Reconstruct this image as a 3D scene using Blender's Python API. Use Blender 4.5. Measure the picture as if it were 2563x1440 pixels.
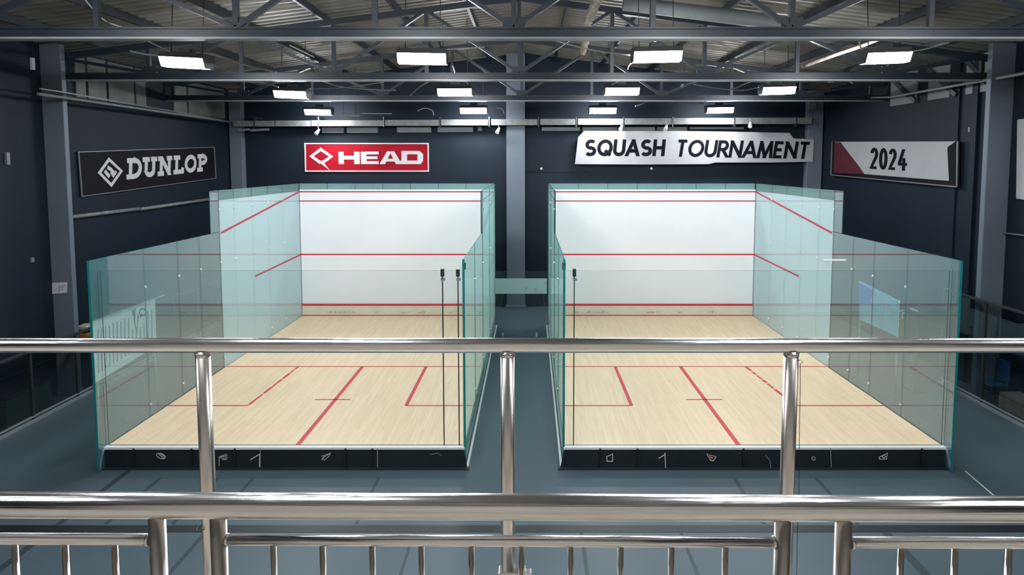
import bpy, bmesh, math, random
from mathutils import Vector, Matrix
random.seed(4)
scene = bpy.context.scene
for o in list(bpy.data.objects): bpy.data.objects.remove(o)
C = scene.collection

# ------------------------------------------------------------ camera, world, exposure
H = 5.0                                   # eye height above the court floors (court floor is z = 0)
F, PX, PY = 1600.0, 1327.0, 527.0         # focal length and principal point, in pixels of 2563x1440
TH = math.atan((PY - 410) / F)
cam = bpy.data.cameras.new('camera'); co = bpy.data.objects.new('camera', cam); C.objects.link(co)
co.location = (0, 0, H); co.rotation_euler = (math.pi/2 - TH, 0, 0)
cam.sensor_fit = 'HORIZONTAL'; cam.sensor_width = 36; cam.lens = F/2563*36
cam.shift_x = -(PX - 1281.5)/2563; cam.shift_y = -(720 - PY)/2563
cam.clip_start = 0.05; cam.clip_end = 200
scene.camera = co
w = bpy.data.worlds.new('world'); scene.world = w; w.use_nodes = True
w.node_tree.nodes['Background'].inputs[0].default_value = (0.03, 0.035, 0.04, 1)
vs = scene.view_settings
scene.display_settings.display_device = 'sRGB'
vs.view_transform = 'Standard'; vs.look = 'None'; vs.gamma = 1; vs.use_curve_mapping = False
vs.exposure = 0.22
LIGHT = 95.0                              # radiance of the luminaire diffusers
scene.cycles.transparent_max_bounces = 40
scene.cycles.max_bounces = 14
scene.cycles.glossy_bounces = 6
scene.cycles.sample_clamp_indirect = 6

cs, sn = math.cos(TH), math.sin(TH)
def ray(x, y):
    a = (x-PX)/F; b = -(y-PY)/F
    return Vector((a, cs+b*sn, -sn+b*cs))
def onY(x, y, Y): r = ray(x, y); return Vector((0, 0, H)) + r*(Y/r.y)
def onX(x, y, X): r = ray(x, y); return Vector((0, 0, H)) + r*(X/r.x)
def onZ(x, y, Z): r = ray(x, y); return Vector((0, 0, H)) + r*((Z-H)/r.z)

# ------------------------------------------------------------ materials
def lin(c):
    return tuple(((v/255)/12.92 if v/255 <= .04045 else ((v/255+.055)/1.055)**2.4) for v in c)
def base_mat(name):
    m = bpy.data.materials.new(name); m.use_nodes = True
    nt = m.node_tree; nt.nodes.clear()
    out = nt.nodes.new('ShaderNodeOutputMaterial')
    return m, nt, nt.nodes, nt.links, out
def pmat(name, col, rough=.6, metal=0, var=.12, scale=3, stretch=(1,1,1), bump=0, bscale=60, spec=.5):
    m, nt, N, L, out = base_mat(name)
    p = N.new('ShaderNodeBsdfPrincipled'); L.new(p.outputs[0], out.inputs[0])
    p.inputs['Roughness'].default_value = rough; p.inputs['Metallic'].default_value = metal
    p.inputs['Specular IOR Level'].default_value = spec
    tc = N.new('ShaderNodeTexCoord'); mp = N.new('ShaderNodeMapping'); mp.inputs['Scale'].default_value = stretch
    L.new(tc.outputs['Object'], mp.inputs[0])
    nz = N.new('ShaderNodeTexNoise'); nz.inputs['Scale'].default_value = scale; nz.inputs['Detail'].default_value = 5
    L.new(mp.outputs[0], nz.inputs[0])
    cr = N.new('ShaderNodeValToRGB'); cr.color_ramp.elements[0].position = .3; cr.color_ramp.elements[1].position = .7
    cr.color_ramp.elements[0].color = (*[v*(1-var) for v in col], 1)
    cr.color_ramp.elements[1].color = (*[min(1, v*(1+var)) for v in col], 1)
    L.new(nz.outputs[0], cr.inputs[0]); L.new(cr.outputs[0], p.inputs['Base Color'])
    if bump:
        n2 = N.new('ShaderNodeTexNoise'); n2.inputs['Scale'].default_value = bscale; L.new(mp.outputs[0], n2.inputs[0])
        b = N.new('ShaderNodeBump'); b.inputs['Strength'].default_value = bump; b.inputs['Distance'].default_value = .01
        L.new(n2.outputs[0], b.inputs['Height']); L.new(b.outputs[0], p.inputs['Normal'])
    return m
def steel(name, along):
    m, nt, N, L, out = base_mat(name)
    p = N.new('ShaderNodeBsdfPrincipled'); L.new(p.outputs[0], out.inputs[0])
    p.inputs['Metallic'].default_value = 1
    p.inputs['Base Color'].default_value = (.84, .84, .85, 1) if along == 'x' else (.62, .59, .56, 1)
    tc = N.new('ShaderNodeTexCoord'); mp = N.new('ShaderNodeMapping')
    mp.inputs['Scale'].default_value = {'x': (.6, 60, 60), 'z': (60, 60, .6)}[along]
    L.new(tc.outputs['Object'], mp.inputs[0])
    nz = N.new('ShaderNodeTexNoise'); nz.inputs['Scale'].default_value = 3; nz.inputs['Detail'].default_value = 4
    L.new(mp.outputs[0], nz.inputs[0])
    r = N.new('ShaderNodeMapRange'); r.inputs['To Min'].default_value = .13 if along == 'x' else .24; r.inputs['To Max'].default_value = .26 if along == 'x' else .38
    L.new(nz.outputs[0], r.inputs[0]); L.new(r.outputs[0], p.inputs['Roughness'])
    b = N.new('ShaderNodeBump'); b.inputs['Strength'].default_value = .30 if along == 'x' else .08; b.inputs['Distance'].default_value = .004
    L.new(nz.outputs[0], b.inputs['Height']); L.new(b.outputs[0], p.inputs['Normal'])
    return m
def glass_mat(name, tint, f0=.05, power=5, haze=0, hazecol=(.6, .75, .75), rough=0.0, gl=(1, 1, 1)):
    """thin architectural pane: tinted see-through, angle dependent mirror, a little surface haze"""
    m, nt, N, L, out = base_mat(name)
    geo = N.new('ShaderNodeNewGeometry')
    dot = N.new('ShaderNodeVectorMath'); dot.operation = 'DOT_PRODUCT'
    L.new(geo.outputs['Normal'], dot.inputs[0]); L.new(geo.outputs['Incoming'], dot.inputs[1])
    def mth(op, a, b=None):
        n = N.new('ShaderNodeMath'); n.operation = op
        for i, v in enumerate((a, b)):
            if v is None: continue
            if isinstance(v, (int, float)): n.inputs[i].default_value = v
            else: L.new(v, n.inputs[i])
        return n.outputs[0]
    c = mth('ABSOLUTE', dot.outputs['Value'])
    s = mth('POWER', mth('SUBTRACT', 1.0, c), power)
    fac = mth('ADD', mth('MULTIPLY', s, 1-f0), f0)
    tr = N.new('ShaderNodeBsdfTransparent'); tr.inputs[0].default_value = (*tint, 1)
    g = N.new('ShaderNodeBsdfGlossy'); g.inputs['Roughness'].default_value = rough; g.inputs[0].default_value = (*gl, 1)
    mx = N.new('ShaderNodeMixShader')
    L.new(fac, mx.inputs[0])
    if haze:
        d = N.new('ShaderNodeBsdfDiffuse'); d.inputs[0].default_value = (*hazecol, 1)
        t2 = N.new('ShaderNodeBsdfTranslucent'); t2.inputs[0].default_value = (*hazecol, 1)
        a = N.new('ShaderNodeMixShader'); a.inputs[0].default_value = .35
        L.new(d.outputs[0], a.inputs[1]); L.new(t2.outputs[0], a.inputs[2])
        h = N.new('ShaderNodeMixShader'); h.inputs[0].default_value = haze
        L.new(tr.outputs[0], h.inputs[1]); L.new(a.outputs[0], h.inputs[2])
        L.new(h.outputs[0], mx.inputs[1])
    else: L.new(tr.outputs[0], mx.inputs[1])
    L.new(g.outputs[0], mx.inputs[2]); L.new(mx.outputs[0], out.inputs[0])
    return m
def wood_mat():
    m, nt, N, L, out = base_mat('maple_strips')
    p = N.new('ShaderNodeBsdfPrincipled'); L.new(p.outputs[0], out.inputs[0])
    p.inputs['Roughness'].default_value = .42; p.inputs['Specular IOR Level'].default_value = .35
    tc = N.new('ShaderNodeTexCoord'); mp = N.new('ShaderNodeMapping')
    mp.inputs['Rotation'].default_value = (0, 0, math.pi/2)
    L.new(tc.outputs['Object'], mp.inputs[0])
    br = N.new('ShaderNodeTexBrick'); br.inputs['Scale'].default_value = 1
    br.inputs['Brick Width'].default_value = 1.3; br.inputs['Row Height'].default_value = .062
    br.inputs['Mortar Size'].default_value = .0009; br.offset = .37
    br.inputs['Color1'].default_value = (.86, .655, .44, 1); br.inputs['Color2'].default_value = (.80, .59, .385, 1)
    br.inputs['Mortar'].default_value = (.60, .45, .28, 1)
    L.new(mp.outputs[0], br.inputs[0])
    m2 = N.new('ShaderNodeMapping'); m2.inputs['Scale'].default_value = (14, .9, 1); L.new(tc.outputs['Object'], m2.inputs[0])
    nz = N.new('ShaderNodeTexNoise'); nz.inputs['Scale'].default_value = 1.3; nz.inputs['Detail'].default_value = 7
    L.new(m2.outputs[0], nz.inputs[0])
    cr = N.new('ShaderNodeValToRGB'); cr.color_ramp.elements[0].position = .3; cr.color_ramp.elements[1].position = .65
    cr.color_ramp.elements[0].color = (.78, .72, .66, 1); cr.color_ramp.elements[1].color = (1.0, 1.0, 1.0, 1)
    L.new(nz.outputs[0], cr.inputs[0])
    mx = N.new('ShaderNodeMix'); mx.data_type = 'RGBA'; mx.blend_type = 'MULTIPLY'; mx.inputs[0].default_value = .4
    L.new(br.outputs[0], mx.inputs[6]); L.new(cr.outputs[0], mx.inputs[7]); L.new(mx.outputs[2], p.inputs['Base Color'])
    return m
def emit_mat(name, col, s):
    m, nt, N, L, out = base_mat(name)
    e = N.new('ShaderNodeEmission'); e.inputs[0].default_value = (*col, 1); e.inputs[1].default_value = s
    L.new(e.outputs[0], out.inputs[0]); return m

M = dict(
    navy=pmat('navy_paint', (.0085, .0165, .0275), .6, var=.15, scale=.6, bump=.1, bscale=30, spec=.22),
    grey=pmat('grey_column_paint', (.13, .16, .20), .55, var=.06, scale=1.5),
    floor=pmat('slate_floor_coating', (.070, .104, .124), .42, var=.10, scale=.5, spec=.35),
    floorstreak=pmat('dark_reflection_streak', (.022, .040, .050), .5),  # reflection streaks of the slate floor, painted as a flat dark colour
    roof=pmat('roof_sheet', (.20, .19, .172), .5, metal=.2, var=.35, scale=.8, stretch=(1, .3, 1)),
    beam=pmat('dark_steel_paint', (.019, .027, .037), .45, var=.15, scale=2),
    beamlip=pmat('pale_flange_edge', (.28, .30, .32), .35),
    tray=pmat('galvanised_tray', (.20, .21, .215), .5, metal=.1, var=.2, scale=6),
    vent=pmat('grey_box_paint', (.20, .22, .23), .55, var=.1),
    white=pmat('white_wall_board', (.77, .80, .84), .38, var=.02, scale=.8),
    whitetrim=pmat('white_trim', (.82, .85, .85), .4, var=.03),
    red=pmat('red_court_line', (.58, .018, .035), .5, var=.05),
    redtop=pmat('crimson_court_line', (.50, .02, .055), .5, var=.05),
    tin=pmat('ivory_tin', (.66, .62, .50), .5, var=.06),
    wood=wood_mat(),
    fascia=pmat('black_fascia', (.012, .020, .024), .22, var=.2, scale=1),
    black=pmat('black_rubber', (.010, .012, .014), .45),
    glass=glass_mat('court_glass', (.84, .94, .945), f0=.085, power=3.8, haze=.17, hazecol=(.30, .64, .74)),
    aisleglass=glass_mat('aisle_side_glass', (.88, .96, .96), f0=.03, power=30, haze=.30, hazecol=(.46, .74, .73)),
    backglass=glass_mat('back_wall_glass', (.955, .975, .98), f0=.02, haze=.012, hazecol=(.6, .72, .74)),
    film=glass_mat('coated_glass', (.80, .93, .96), f0=.08, power=4.2, haze=.68, hazecol=(.70, .95, 1.0)),
    aislefilm=glass_mat('aisle_coated_glass', (.84, .95, .95), f0=.03, power=30, haze=.42, hazecol=(.52, .80, .79)),
    edge=pmat('green_glass_edge', (.015, .22, .22), .15, var=.1),
    edgepale=pmat('pale_glass_edge', (.03, .07, .075), .15, var=.1),
    screen=glass_mat('smoked_screen_glass', (.72, .76, .78), f0=.05),
    band=glass_mat('frosted_band', (.7, .85, .84), f0=.06, haze=.42, hazecol=(.86, .97, .96)),
    steelx=steel('brushed_steel_rail', 'x'), steelz=steel('brushed_steel_post', 'z'),
    metal=pmat('dark_metal_fitting', (.08, .085, .09), .35, metal=.7),
    chrome=pmat('bright_fitting', (.8, .82, .84), .2, metal=.8),
    lamp=emit_mat('lit_diffuser', (.95, .98, 1.0), LIGHT),
    lamphouse=pmat('fixture_housing', (.10, .105, .11), .45),
    cable=pmat('pale_cable', (.38, .38, .37), .5), cabledark=pmat('black_cable', (.015, .015, .018), .5),
    hose=pmat('beige_hose', (.46, .42, .34), .7, var=.3, scale=12),
    signblack=pmat('black_sign_board', (.007, .007, .010), .7, spec=.15),
    signwhite=pmat('white_print', (.64, .63, .65), .5, var=.04),
    signred=pmat('red_sign_board', (.36, .006, .018), .7, var=.1, scale=1.2, spec=.15),
    banner=pmat('white_banner_cloth', (.40, .40, .42), .85, var=.06, scale=1.5),
    brightcloth=pmat('bright_white_cloth', (.92, .93, .93), .7, var=.03),
    darkred=pmat('dark_red_print', (.09, .006, .017), .7, var=.4, scale=6, stretch=(1, 3, .6)),
    ink=pmat('dark_ink', (.004, .005, .009), .7, spec=.1),
    frame=pmat('silver_sign_frame', (.35, .36, .38), .3, metal=.5),
    winpanel=pmat('pale_wall_panel', (.17, .165, .16), .6, var=.25, scale=1.5),
    mezz=pmat('beige_balcony_tile', (.42, .37, .31), .4, var=.1, scale=2),
    mezzwall=pmat('beige_plaster', (.50, .46, .40), .8),
    blue=pmat('blue_print', (.03, .16, .75), .6), cyan=pmat('pale_blue_print', (.30, .66, .85), .6, var=.1),
    orange=pmat('orange_plastic', (.85, .33, .06), .5), bench=pmat('tan_bench_wood', (.33, .26, .20), .5, var=.2, scale=5),
    bluecloth=pmat('blue_chair_plastic', (.01, .08, .2), .5), cardboard=pmat('dark_crate', (.03, .05, .05), .7),
)

# ------------------------------------------------------------ mesh helpers
class MB:
    def __init__(s): s.v = []; s.f = []; s.mi = []; s.cur = 0; s.sm = []
    def poly(s, pts, smooth=False):
        n = len(s.v); s.v += [tuple(p) for p in pts]; s.f.append(tuple(range(n, n+len(pts)))); s.mi.append(s.cur); s.sm.append(smooth)
    def hexa(s, p):      # 8 corners: bottom 0-3 counter-clockwise, top 4-7
        n = len(s.v); s.v += [tuple(q) for q in p]
        for q in ((3,2,1,0), (4,5,6,7), (0,1,5,4), (1,2,6,5), (2,3,7,6), (3,0,4,7)):
            s.f.append(tuple(n+i for i in q)); s.mi.append(s.cur); s.sm.append(False)
        return s
    def box(s, x0, x1, y0, y1, z0, z1):
        return s.hexa([(x0,y0,z0),(x1,y0,z0),(x1,y1,z0),(x0,y1,z0),(x0,y0,z1),(x1,y0,z1),(x1,y1,z1),(x0,y1,z1)])
    def beam(s, a, b, w, h, up=(0,0,1)):
        a, b = Vector(a), Vector(b); d = (b-a).normalized(); up = Vector(up)
        if abs(d.dot(up)) > .98: up = Vector((0,1,0))
        r = d.cross(up).normalized()*w/2; u = r.cross(d).normalized()*h/2
        return s.hexa([a-r-u, a+r-u, b+r-u, b-r-u, a-r+u, a+r+u, b+r+u, b-r+u])
    def tube(s, pts, r, seg=10, caps=True, radii=None):
        pts = [Vector(p) for p in pts]; n0 = len(s.v); prev = None
        for i, p in enumerate(pts):
            d = (pts[min(i+1, len(pts)-1)] - pts[max(i-1, 0)]).normalized()
            if prev is None:
                a = Vector((0,0,1)) if abs(d.z) < .9 else Vector((1,0,0))
                u = d.cross(a).normalized()
            else: u = (prev - d*prev.dot(d)).normalized()
            prev = u; v = d.cross(u); rr = radii[i] if radii else r
            for k in range(seg):
                t = 2*math.pi*k/seg; s.v.append(tuple(p + (u*math.cos(t)+v*math.sin(t))*rr))
        for i in range(len(pts)-1):
            for k in range(seg):
                a = n0+i*seg+k; b = n0+i*seg+(k+1) % seg
                s.f.append((a, b, b+seg, a+seg)); s.mi.append(s.cur); s.sm.append(True)
        if caps:
            s.f.append(tuple(n0+k for k in range(seg))[::-1]); s.mi.append(s.cur); s.sm.append(False)
            e = n0+(len(pts)-1)*seg
            s.f.append(tuple(e+k for k in range(seg))); s.mi.append(s.cur); s.sm.append(False)
        return s
    def prism(s, pts, d):     # planar polygon extruded by vector d
        pts = [Vector(p) for p in pts]; d = Vector(d); d = d*(1+.0*len(s.f)); n = len(s.v); k = len(pts)
        s.v += [tuple(p) for p in pts] + [tuple(p+d) for p in pts]
        fs = [tuple(range(n+k-1, n-1, -1)), tuple(range(n+k, n+2*k))] + [(n+i, n+(i+1) % k, n+k+(i+1) % k, n+k+i) for i in range(k)]
        for f in fs: s.f.append(f); s.mi.append(s.cur); s.sm.append(False)
        return s
    def build(s, name, mats, parent=None, bevel=0, origin=None):
        me = bpy.data.meshes.new(name)
        vs_ = s.v
        if origin is not None:
            o_ = Vector(origin); vs_ = [tuple(Vector(v)-o_) for v in s.v]
        me.from_pydata(vs_, [], s.f)
        if not isinstance(mats, (list, tuple)): mats = [mats]
        for m in mats: me.materials.append(m)
        for p, i, q in zip(me.polygons, s.mi, s.sm): p.material_index = i; p.use_smooth = q
        bm = bmesh.new(); bm.from_mesh(me); bmesh.ops.recalc_face_normals(bm, faces=bm.faces); bm.to_mesh(me); bm.free()
        o = bpy.data.objects.new(name, me); C.objects.link(o)
        if origin is not None: o.location = origin
        if parent is not None:
            o.parent = parent
            if origin is None: o.location = -Vector(parent['base']) if 'base' in parent else (0,0,0)
        if bevel:
            b = o.modifiers.new('bevel', 'BEVEL'); b.width = bevel; b.segments = 2; b.limit_method = 'ANGLE'
        return o
def tag(o, label, cat, group=None, kind=None):
    if label: o['label'] = label
    if cat: o['category'] = cat
    if group: o['group'] = group
    if kind: o['kind'] = kind
    return o
def thing(name, label, cat, loc=(0,0,0), group=None):
    o = bpy.data.objects.new(name, None); C.objects.link(o); o.empty_display_size = .2
    o.location = loc
    return tag(o, label, cat, group)
def part(mb, name, mat, root, label=None, bevel=0):
    """mesh given in world coordinates, parented to a root (which may itself be a part)"""
    o = mb.build(name, mat, None, bevel)
    o.parent = root
    off = Vector((0,0,0)); r = root
    while r is not None: off += r.location; r = r.parent
    o.location = -off
    if label: o['label'] = label
    return o
def struct(mb, name, mat, label=None):
    o = mb.build(name, mat); o['kind'] = 'structure'
    if label: o['label'] = label
    return o
def copy_tree(o, parent=None):
    c = o.copy(); C.objects.link(c); c.parent = parent
    for ch in list(o.children): copy_tree(ch, c)
    return c

# ------------------------------------------------------------ stroke lettering
def arc(cx, cy, rx, ry, a0, a1, n=14):
    return [(cx+rx*math.cos(math.radians(a0+(a1-a0)*i/n)), cy+ry*math.sin(math.radians(a0+(a1-a0)*i/n))) for i in range(n+1)]
G = {   # centre lines on a body one unit high: (advance, strokes)
 'S': (.62, [arc(.31,.745,.27,.255,38,270) + arc(.31,.245,.30,.245,90,-145)[1:]]),
 'Q': (.86, [arc(.43,.5,.43,.5,0,360,28), [(.45,.3),(.86,-.06)]]),
 'U': (.62, [[(0,1)] + arc(.31,.31,.31,.31,180,360) + [(.62,1)]]),
 'A': (.74, [[(0,0),(.35,1)], [(.74,0),(.39,1)], [(.14,.27),(.60,.27)]]),
 'H': (.62, [[(0,0),(0,1)], [(.62,0),(.62,1)], [(0,.5),(.62,.5)]]),
 'T': (.60, [[(0,1),(.6,1)], [(.3,0),(.3,1)]]),
 'O': (.86, [arc(.43,.5,.43,.5,0,360,28)]),
 'R': (.56, [[(0,0),(0,1)], [(0,1),(.25,1)] + arc(.27,.73,.24,.27,90,-90,10) + [(0,.46)], [(.24,.46),(.56,0)]]),
 'N': (.66, [[(0,0),(0,1)], [(.02,1),(.64,0)], [(.66,0),(.66,1)]]),
 'M': (.84, [[(0,0),(.08,1)], [(.10,1),(.42,0)], [(.42,0),(.74,1)], [(.76,1),(.84,0)]]),
 'E': (.48, [[(0,0),(0,1)], [(0,1),(.48,1)], [(0,0),(.48,0)], [(0,.5),(.42,.5)]]),
 '2': (.52, [arc(.26,.73,.25,.27,170,-28,16) + [(0,0),(.54,0)]]),
 '0': (.56, [arc(.28,.5,.28,.5,0,360,28)]),
 '4': (.60, [[(.40,1),(.02,.27)], [(-.08,.27),(.84,.27)], [(.50,.60),(.50,0)]]),
 # slab serif set
 'sD': (.62, [[(.14,0),(.14,1)], [(-.04,1),(.3,1)] + arc(.3,.5,.32,.5,90,-90,16) + [(-.04,0)]]),
 'sU': (.66, [[(.13,1),(.13,.28)] + arc(.33,.28,.2,.28,180,360,10) + [(.53,1)], [(-.06,1),(.30,1)], [(.38,1),(.70,1)]]),
 'sN': (.72, [[(.12,0),(.12,1)], [(.14,1),(.56,0)], [(.58,0),(.58,1)], [(-.06,1),(.16,1)], [(-.06,0),(.28,0)], [(.44,1),(.74,1)]]),
 'sL': (.54, [[(.14,1),(.14,0)], [(-.04,1),(.34,1)], [(-.04,0),(.52,0),(.52,.28)]]),
 'sO': (.66, [arc(.33,.5,.31,.5,0,360,26)]),
 'sP': (.60, [[(.14,0),(.14,1)], [(-.04,1),(.3,1)] + arc(.3,.74,.26,.26,90,-90,10) + [(.14,.48)], [(-.04,0),(.34,0)]]),
}
def strip(mb, pts, w, mapf, depth, closed=False):
    """thick line in the (u,v) plane mapped to 3-D, extruded"""
    P = [Vector((p[0], p[1])) for p in pts]
    if (P[0]-P[-1]).length < 1e-6: closed = True; P = P[:-1]
    n = len(P); L_, R_ = [], []
    for i in range(n):
        a = P[(i-1) % n] if (closed or i > 0) else None
        b = P[(i+1) % n] if (closed or i < n-1) else None
        d0 = (P[i]-a).normalized() if a is not None else None
        d1 = (b-P[i]).normalized() if b is not None else None
        if d0 is None: d0 = d1
        if d1 is None: d1 = d0
        n0 = Vector((-d0.y, d0.x)); n1 = Vector((-d1.y, d1.x)); mt = n0+n1
        if mt.length < 1e-4: mt = n0
        mt.normalize(); k = min(1/max(mt.dot(n0), .3), 1.45)
        L_.append(P[i]+mt*w/2*k); R_.append(P[i]-mt*w/2*k)
    for i in range(n if closed else n-1):
        j = (i+1) % n
        mb.prism([mapf(*q) for q in (L_[i], R_[i], R_[j], L_[j])], depth)
CNT = [0]
def word(mb, text, u0, u1, v0, v1, wt, mapf, depth, gap=.26, shear=0, space=.5):
    """set a run of letters between u0..u1; wt = stroke weight relative to the height"""
    hgt = v1-v0; advs = 0; fixed = -gap; n = 0
    for ch in text:
        if ch == ' ': advs += space; continue
        advs += G[ch][0]; fixed += wt + gap
    k = ((u1-u0-shear*hgt)/hgt - fixed)/advs          # letters widened or narrowed to fit, stroke weight kept
    x = 0
    for ch in text:
        adv, st = G[ch]
        for si, s in enumerate(st):
            CNT[0] += 1; dd = Vector(depth)*(1+.035*(CNT[0] % 9))
            g = [[x+wt/2+a*k, wt/2+b*(1-wt)] for a, b in s]
            for e, nb in ((0, 1), (-1, -2)):          # run upright strokes out to the full letter height
                dx, dy = g[e][0]-g[nb][0], g[e][1]-g[nb][1]
                if abs(dy) > .8*abs(dx) and s[e][1] in (0, 1) and abs(dy) > .02:
                    tgt = float(s[e][1]); kk = (tgt-g[nb][1])/dy
                    g[e] = [g[nb][0]+dx*kk, tgt]
            P2 = lambda a, v: (u0 + a*hgt + shear*v*hgt, v0+v*hgt)
            dx, dy = g[-1][0]-g[0][0], g[-1][1]-g[0][1]
            if len(s) == 2 and abs(dy) > .3:           # slanted stroke with level ends
                hw = min(wt/2*math.hypot(dx, dy)/abs(dy), wt*.75)
                mb.prism([mapf(*P2(*c_)) for c_ in ((g[0][0]-hw, g[0][1]), (g[0][0]+hw, g[0][1]), (g[1][0]+hw, g[1][1]), (g[1][0]-hw, g[1][1]))], dd)
            else: strip(mb, [P2(*c_) for c_ in g], wt*hgt, mapf, dd)
        x += adv*k + wt + gap

# ------------------------------------------------------------ the hall
XL, XR, YB, YF0, ZG = -11.05, 10.75, 23.8, -4.0, -.38
RX = -.25                                                    # ridge
def roofz(x): return 9.05 - .125*abs(x-RX)
struct(MB().box(XL-.3, XR+.3, YF0-.3, YB+.3, ZG-.25, ZG), 'floor', M['floor'], 'glossy dark slate hall floor')
def gable(y0, y1):
    m = MB(); m.prism([(XL-.3, y0, ZG), (XR+.3, y0, ZG), (XR+.3, y0, roofz(XR+.3)+.05), (RX, y0, roofz(RX)+.05), (XL-.3, y0, roofz(XL-.3)+.05)], (0, y1-y0, 0)); return m
struct(gable(YB, YB+.3), 'wall_back', M['navy'], 'dark navy end wall behind the courts')
struct(gable(YF0-.3, YF0), 'wall_front', M['mezzwall'])
struct(MB().box(XL-.3, XL, YF0, YB, ZG, roofz(XL)+.03), 'wall_left', M['navy'], 'dark navy left side wall')
struct(MB().box(XR, XR+.3, YF0, YB, ZG, roofz(XR)+.03), 'wall_right', M['navy'], 'dark navy right side wall')
# corrugated pitched roof
m = MB(); per = .28; y = YF0-.3; prof = []
while y < YB+.3:
    prof += [(y, 0), (y+per*.36, 0), (y+per*.46, .035), (y+per*.9, .035)]; y += per
for sx in (XL-.35, XR+.35):
    for (ya, da), (yb, db) in zip(prof[:-1], prof[1:]):
        m.poly([(sx, ya, roofz(sx)+da), (RX, ya, roofz(RX)+da), (RX, yb, roofz(RX)+db), (sx, yb, roofz(sx)+db)])
m.prism([(XL-.35, YF0-.3, roofz(XL-.35)+.06), (RX, YF0-.3, roofz(RX)+.06), (XR+.35, YF0-.3, roofz(XR+.35)+.06), (XR+.35, YF0-.3, roofz(XR+.35)+.12), (RX, YF0-.3, roofz(RX)+.12), (XL-.35, YF0-.3, roofz(XL-.35)+.12)], (0, YB-YF0+.6, 0))
struct(m, 'ceiling', M['roof'], 'corrugated grey pitched roof')
# dark reflections in the hall floor, put in as thin dark strips
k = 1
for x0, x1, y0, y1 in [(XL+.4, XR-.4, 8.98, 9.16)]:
    struct(MB().box(x0, x1, y0, y1, ZG, ZG+.004), 'floor_mark_1', M['black'], 'dark painted reflection across the floor')
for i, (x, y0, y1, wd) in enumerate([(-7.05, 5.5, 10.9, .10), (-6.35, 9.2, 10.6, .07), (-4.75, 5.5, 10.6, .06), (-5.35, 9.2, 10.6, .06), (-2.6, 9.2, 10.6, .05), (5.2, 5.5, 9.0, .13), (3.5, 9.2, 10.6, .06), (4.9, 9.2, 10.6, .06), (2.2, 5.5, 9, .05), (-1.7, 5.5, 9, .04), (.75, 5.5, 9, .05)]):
    struct(MB().box(x-wd/2, x+wd/2, y0, y1, ZG, ZG+.003), 'floor_mark_%d' % (i+2), M['floorstreak'], 'dark painted reflection running along the floor')
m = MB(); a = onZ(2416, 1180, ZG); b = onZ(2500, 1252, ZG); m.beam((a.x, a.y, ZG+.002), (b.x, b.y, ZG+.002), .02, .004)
struct(m, 'floor_mark_20', M['whitetrim'], 'thin pale line on the floor')
# balcony the camera stands on
MZ = 3.15
struct(MB().box(XL, XR, YF0, 2.62, MZ-.3, MZ), 'floor_balcony', M['mezz'])

# columns
def column(x0, x1, y0, y1, z1, label, flange=None):
    t = thing('steel_column', label, 'column', ((x0+x1)/2, (y0+y1)/2, ZG))
    part(MB().box(x0, x1, y0, y1, ZG, z1+.09), 'shaft', M['grey'], t, bevel=.015)
    part(MB().box(x0-.03 if x0 > XL+.1 else x0, x1+.03 if x1 < XR-.1 else x1, y0-.03, y1 if y1 >= YB-.01 else y1+.03, ZG, ZG+.12), 'base_collar', M['grey'], t, bevel=.01)
    return t
column(XL, onY(165, 400, 14.6).x, 14.6, 14.74, roofz(XL)-.1, 'tall grey wall column at the left with a white notice card')
column(XL+.05, -10.55, YB-.3, YB, roofz(XL)-.1, 'grey column in the far left corner behind the left court')
column(-.87, -.19, YB-.35, YB, roofz(-.5)-.1, 'broad grey column at the centre of the back wall between the courts')
column(XR-.60, XR-.05, YB-.3, YB, roofz(XR)-.1, 'grey column in the far right corner beside the tournament banner')
column(onY(2470, 400, 14.35).x, XR, 14.35, 14.5, roofz(XR)-.1, 'tall grey wall column at the right beyond the year sign')
for yy in (16.9,):
    pass
t = thing('wall_pilaster', 'slim dark vertical rib on the right wall behind the year sign', 'pilaster', (XR, 17.0, ZG))
part(MB().box(XR-.05, XR, 16.1, 16.5, ZG, roofz(XR)-.1), 'rib', M['navy'], t)
t = thing('wall_pilaster', 'slim dark vertical rib on the right wall, nearer the tall grey column', 'pilaster', (XR, 15.5, ZG))
part(MB().box(XR-.08, XR, 15.4, 15.6, ZG, roofz(XR)-.1), 'rib', M['navy'], t)

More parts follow.
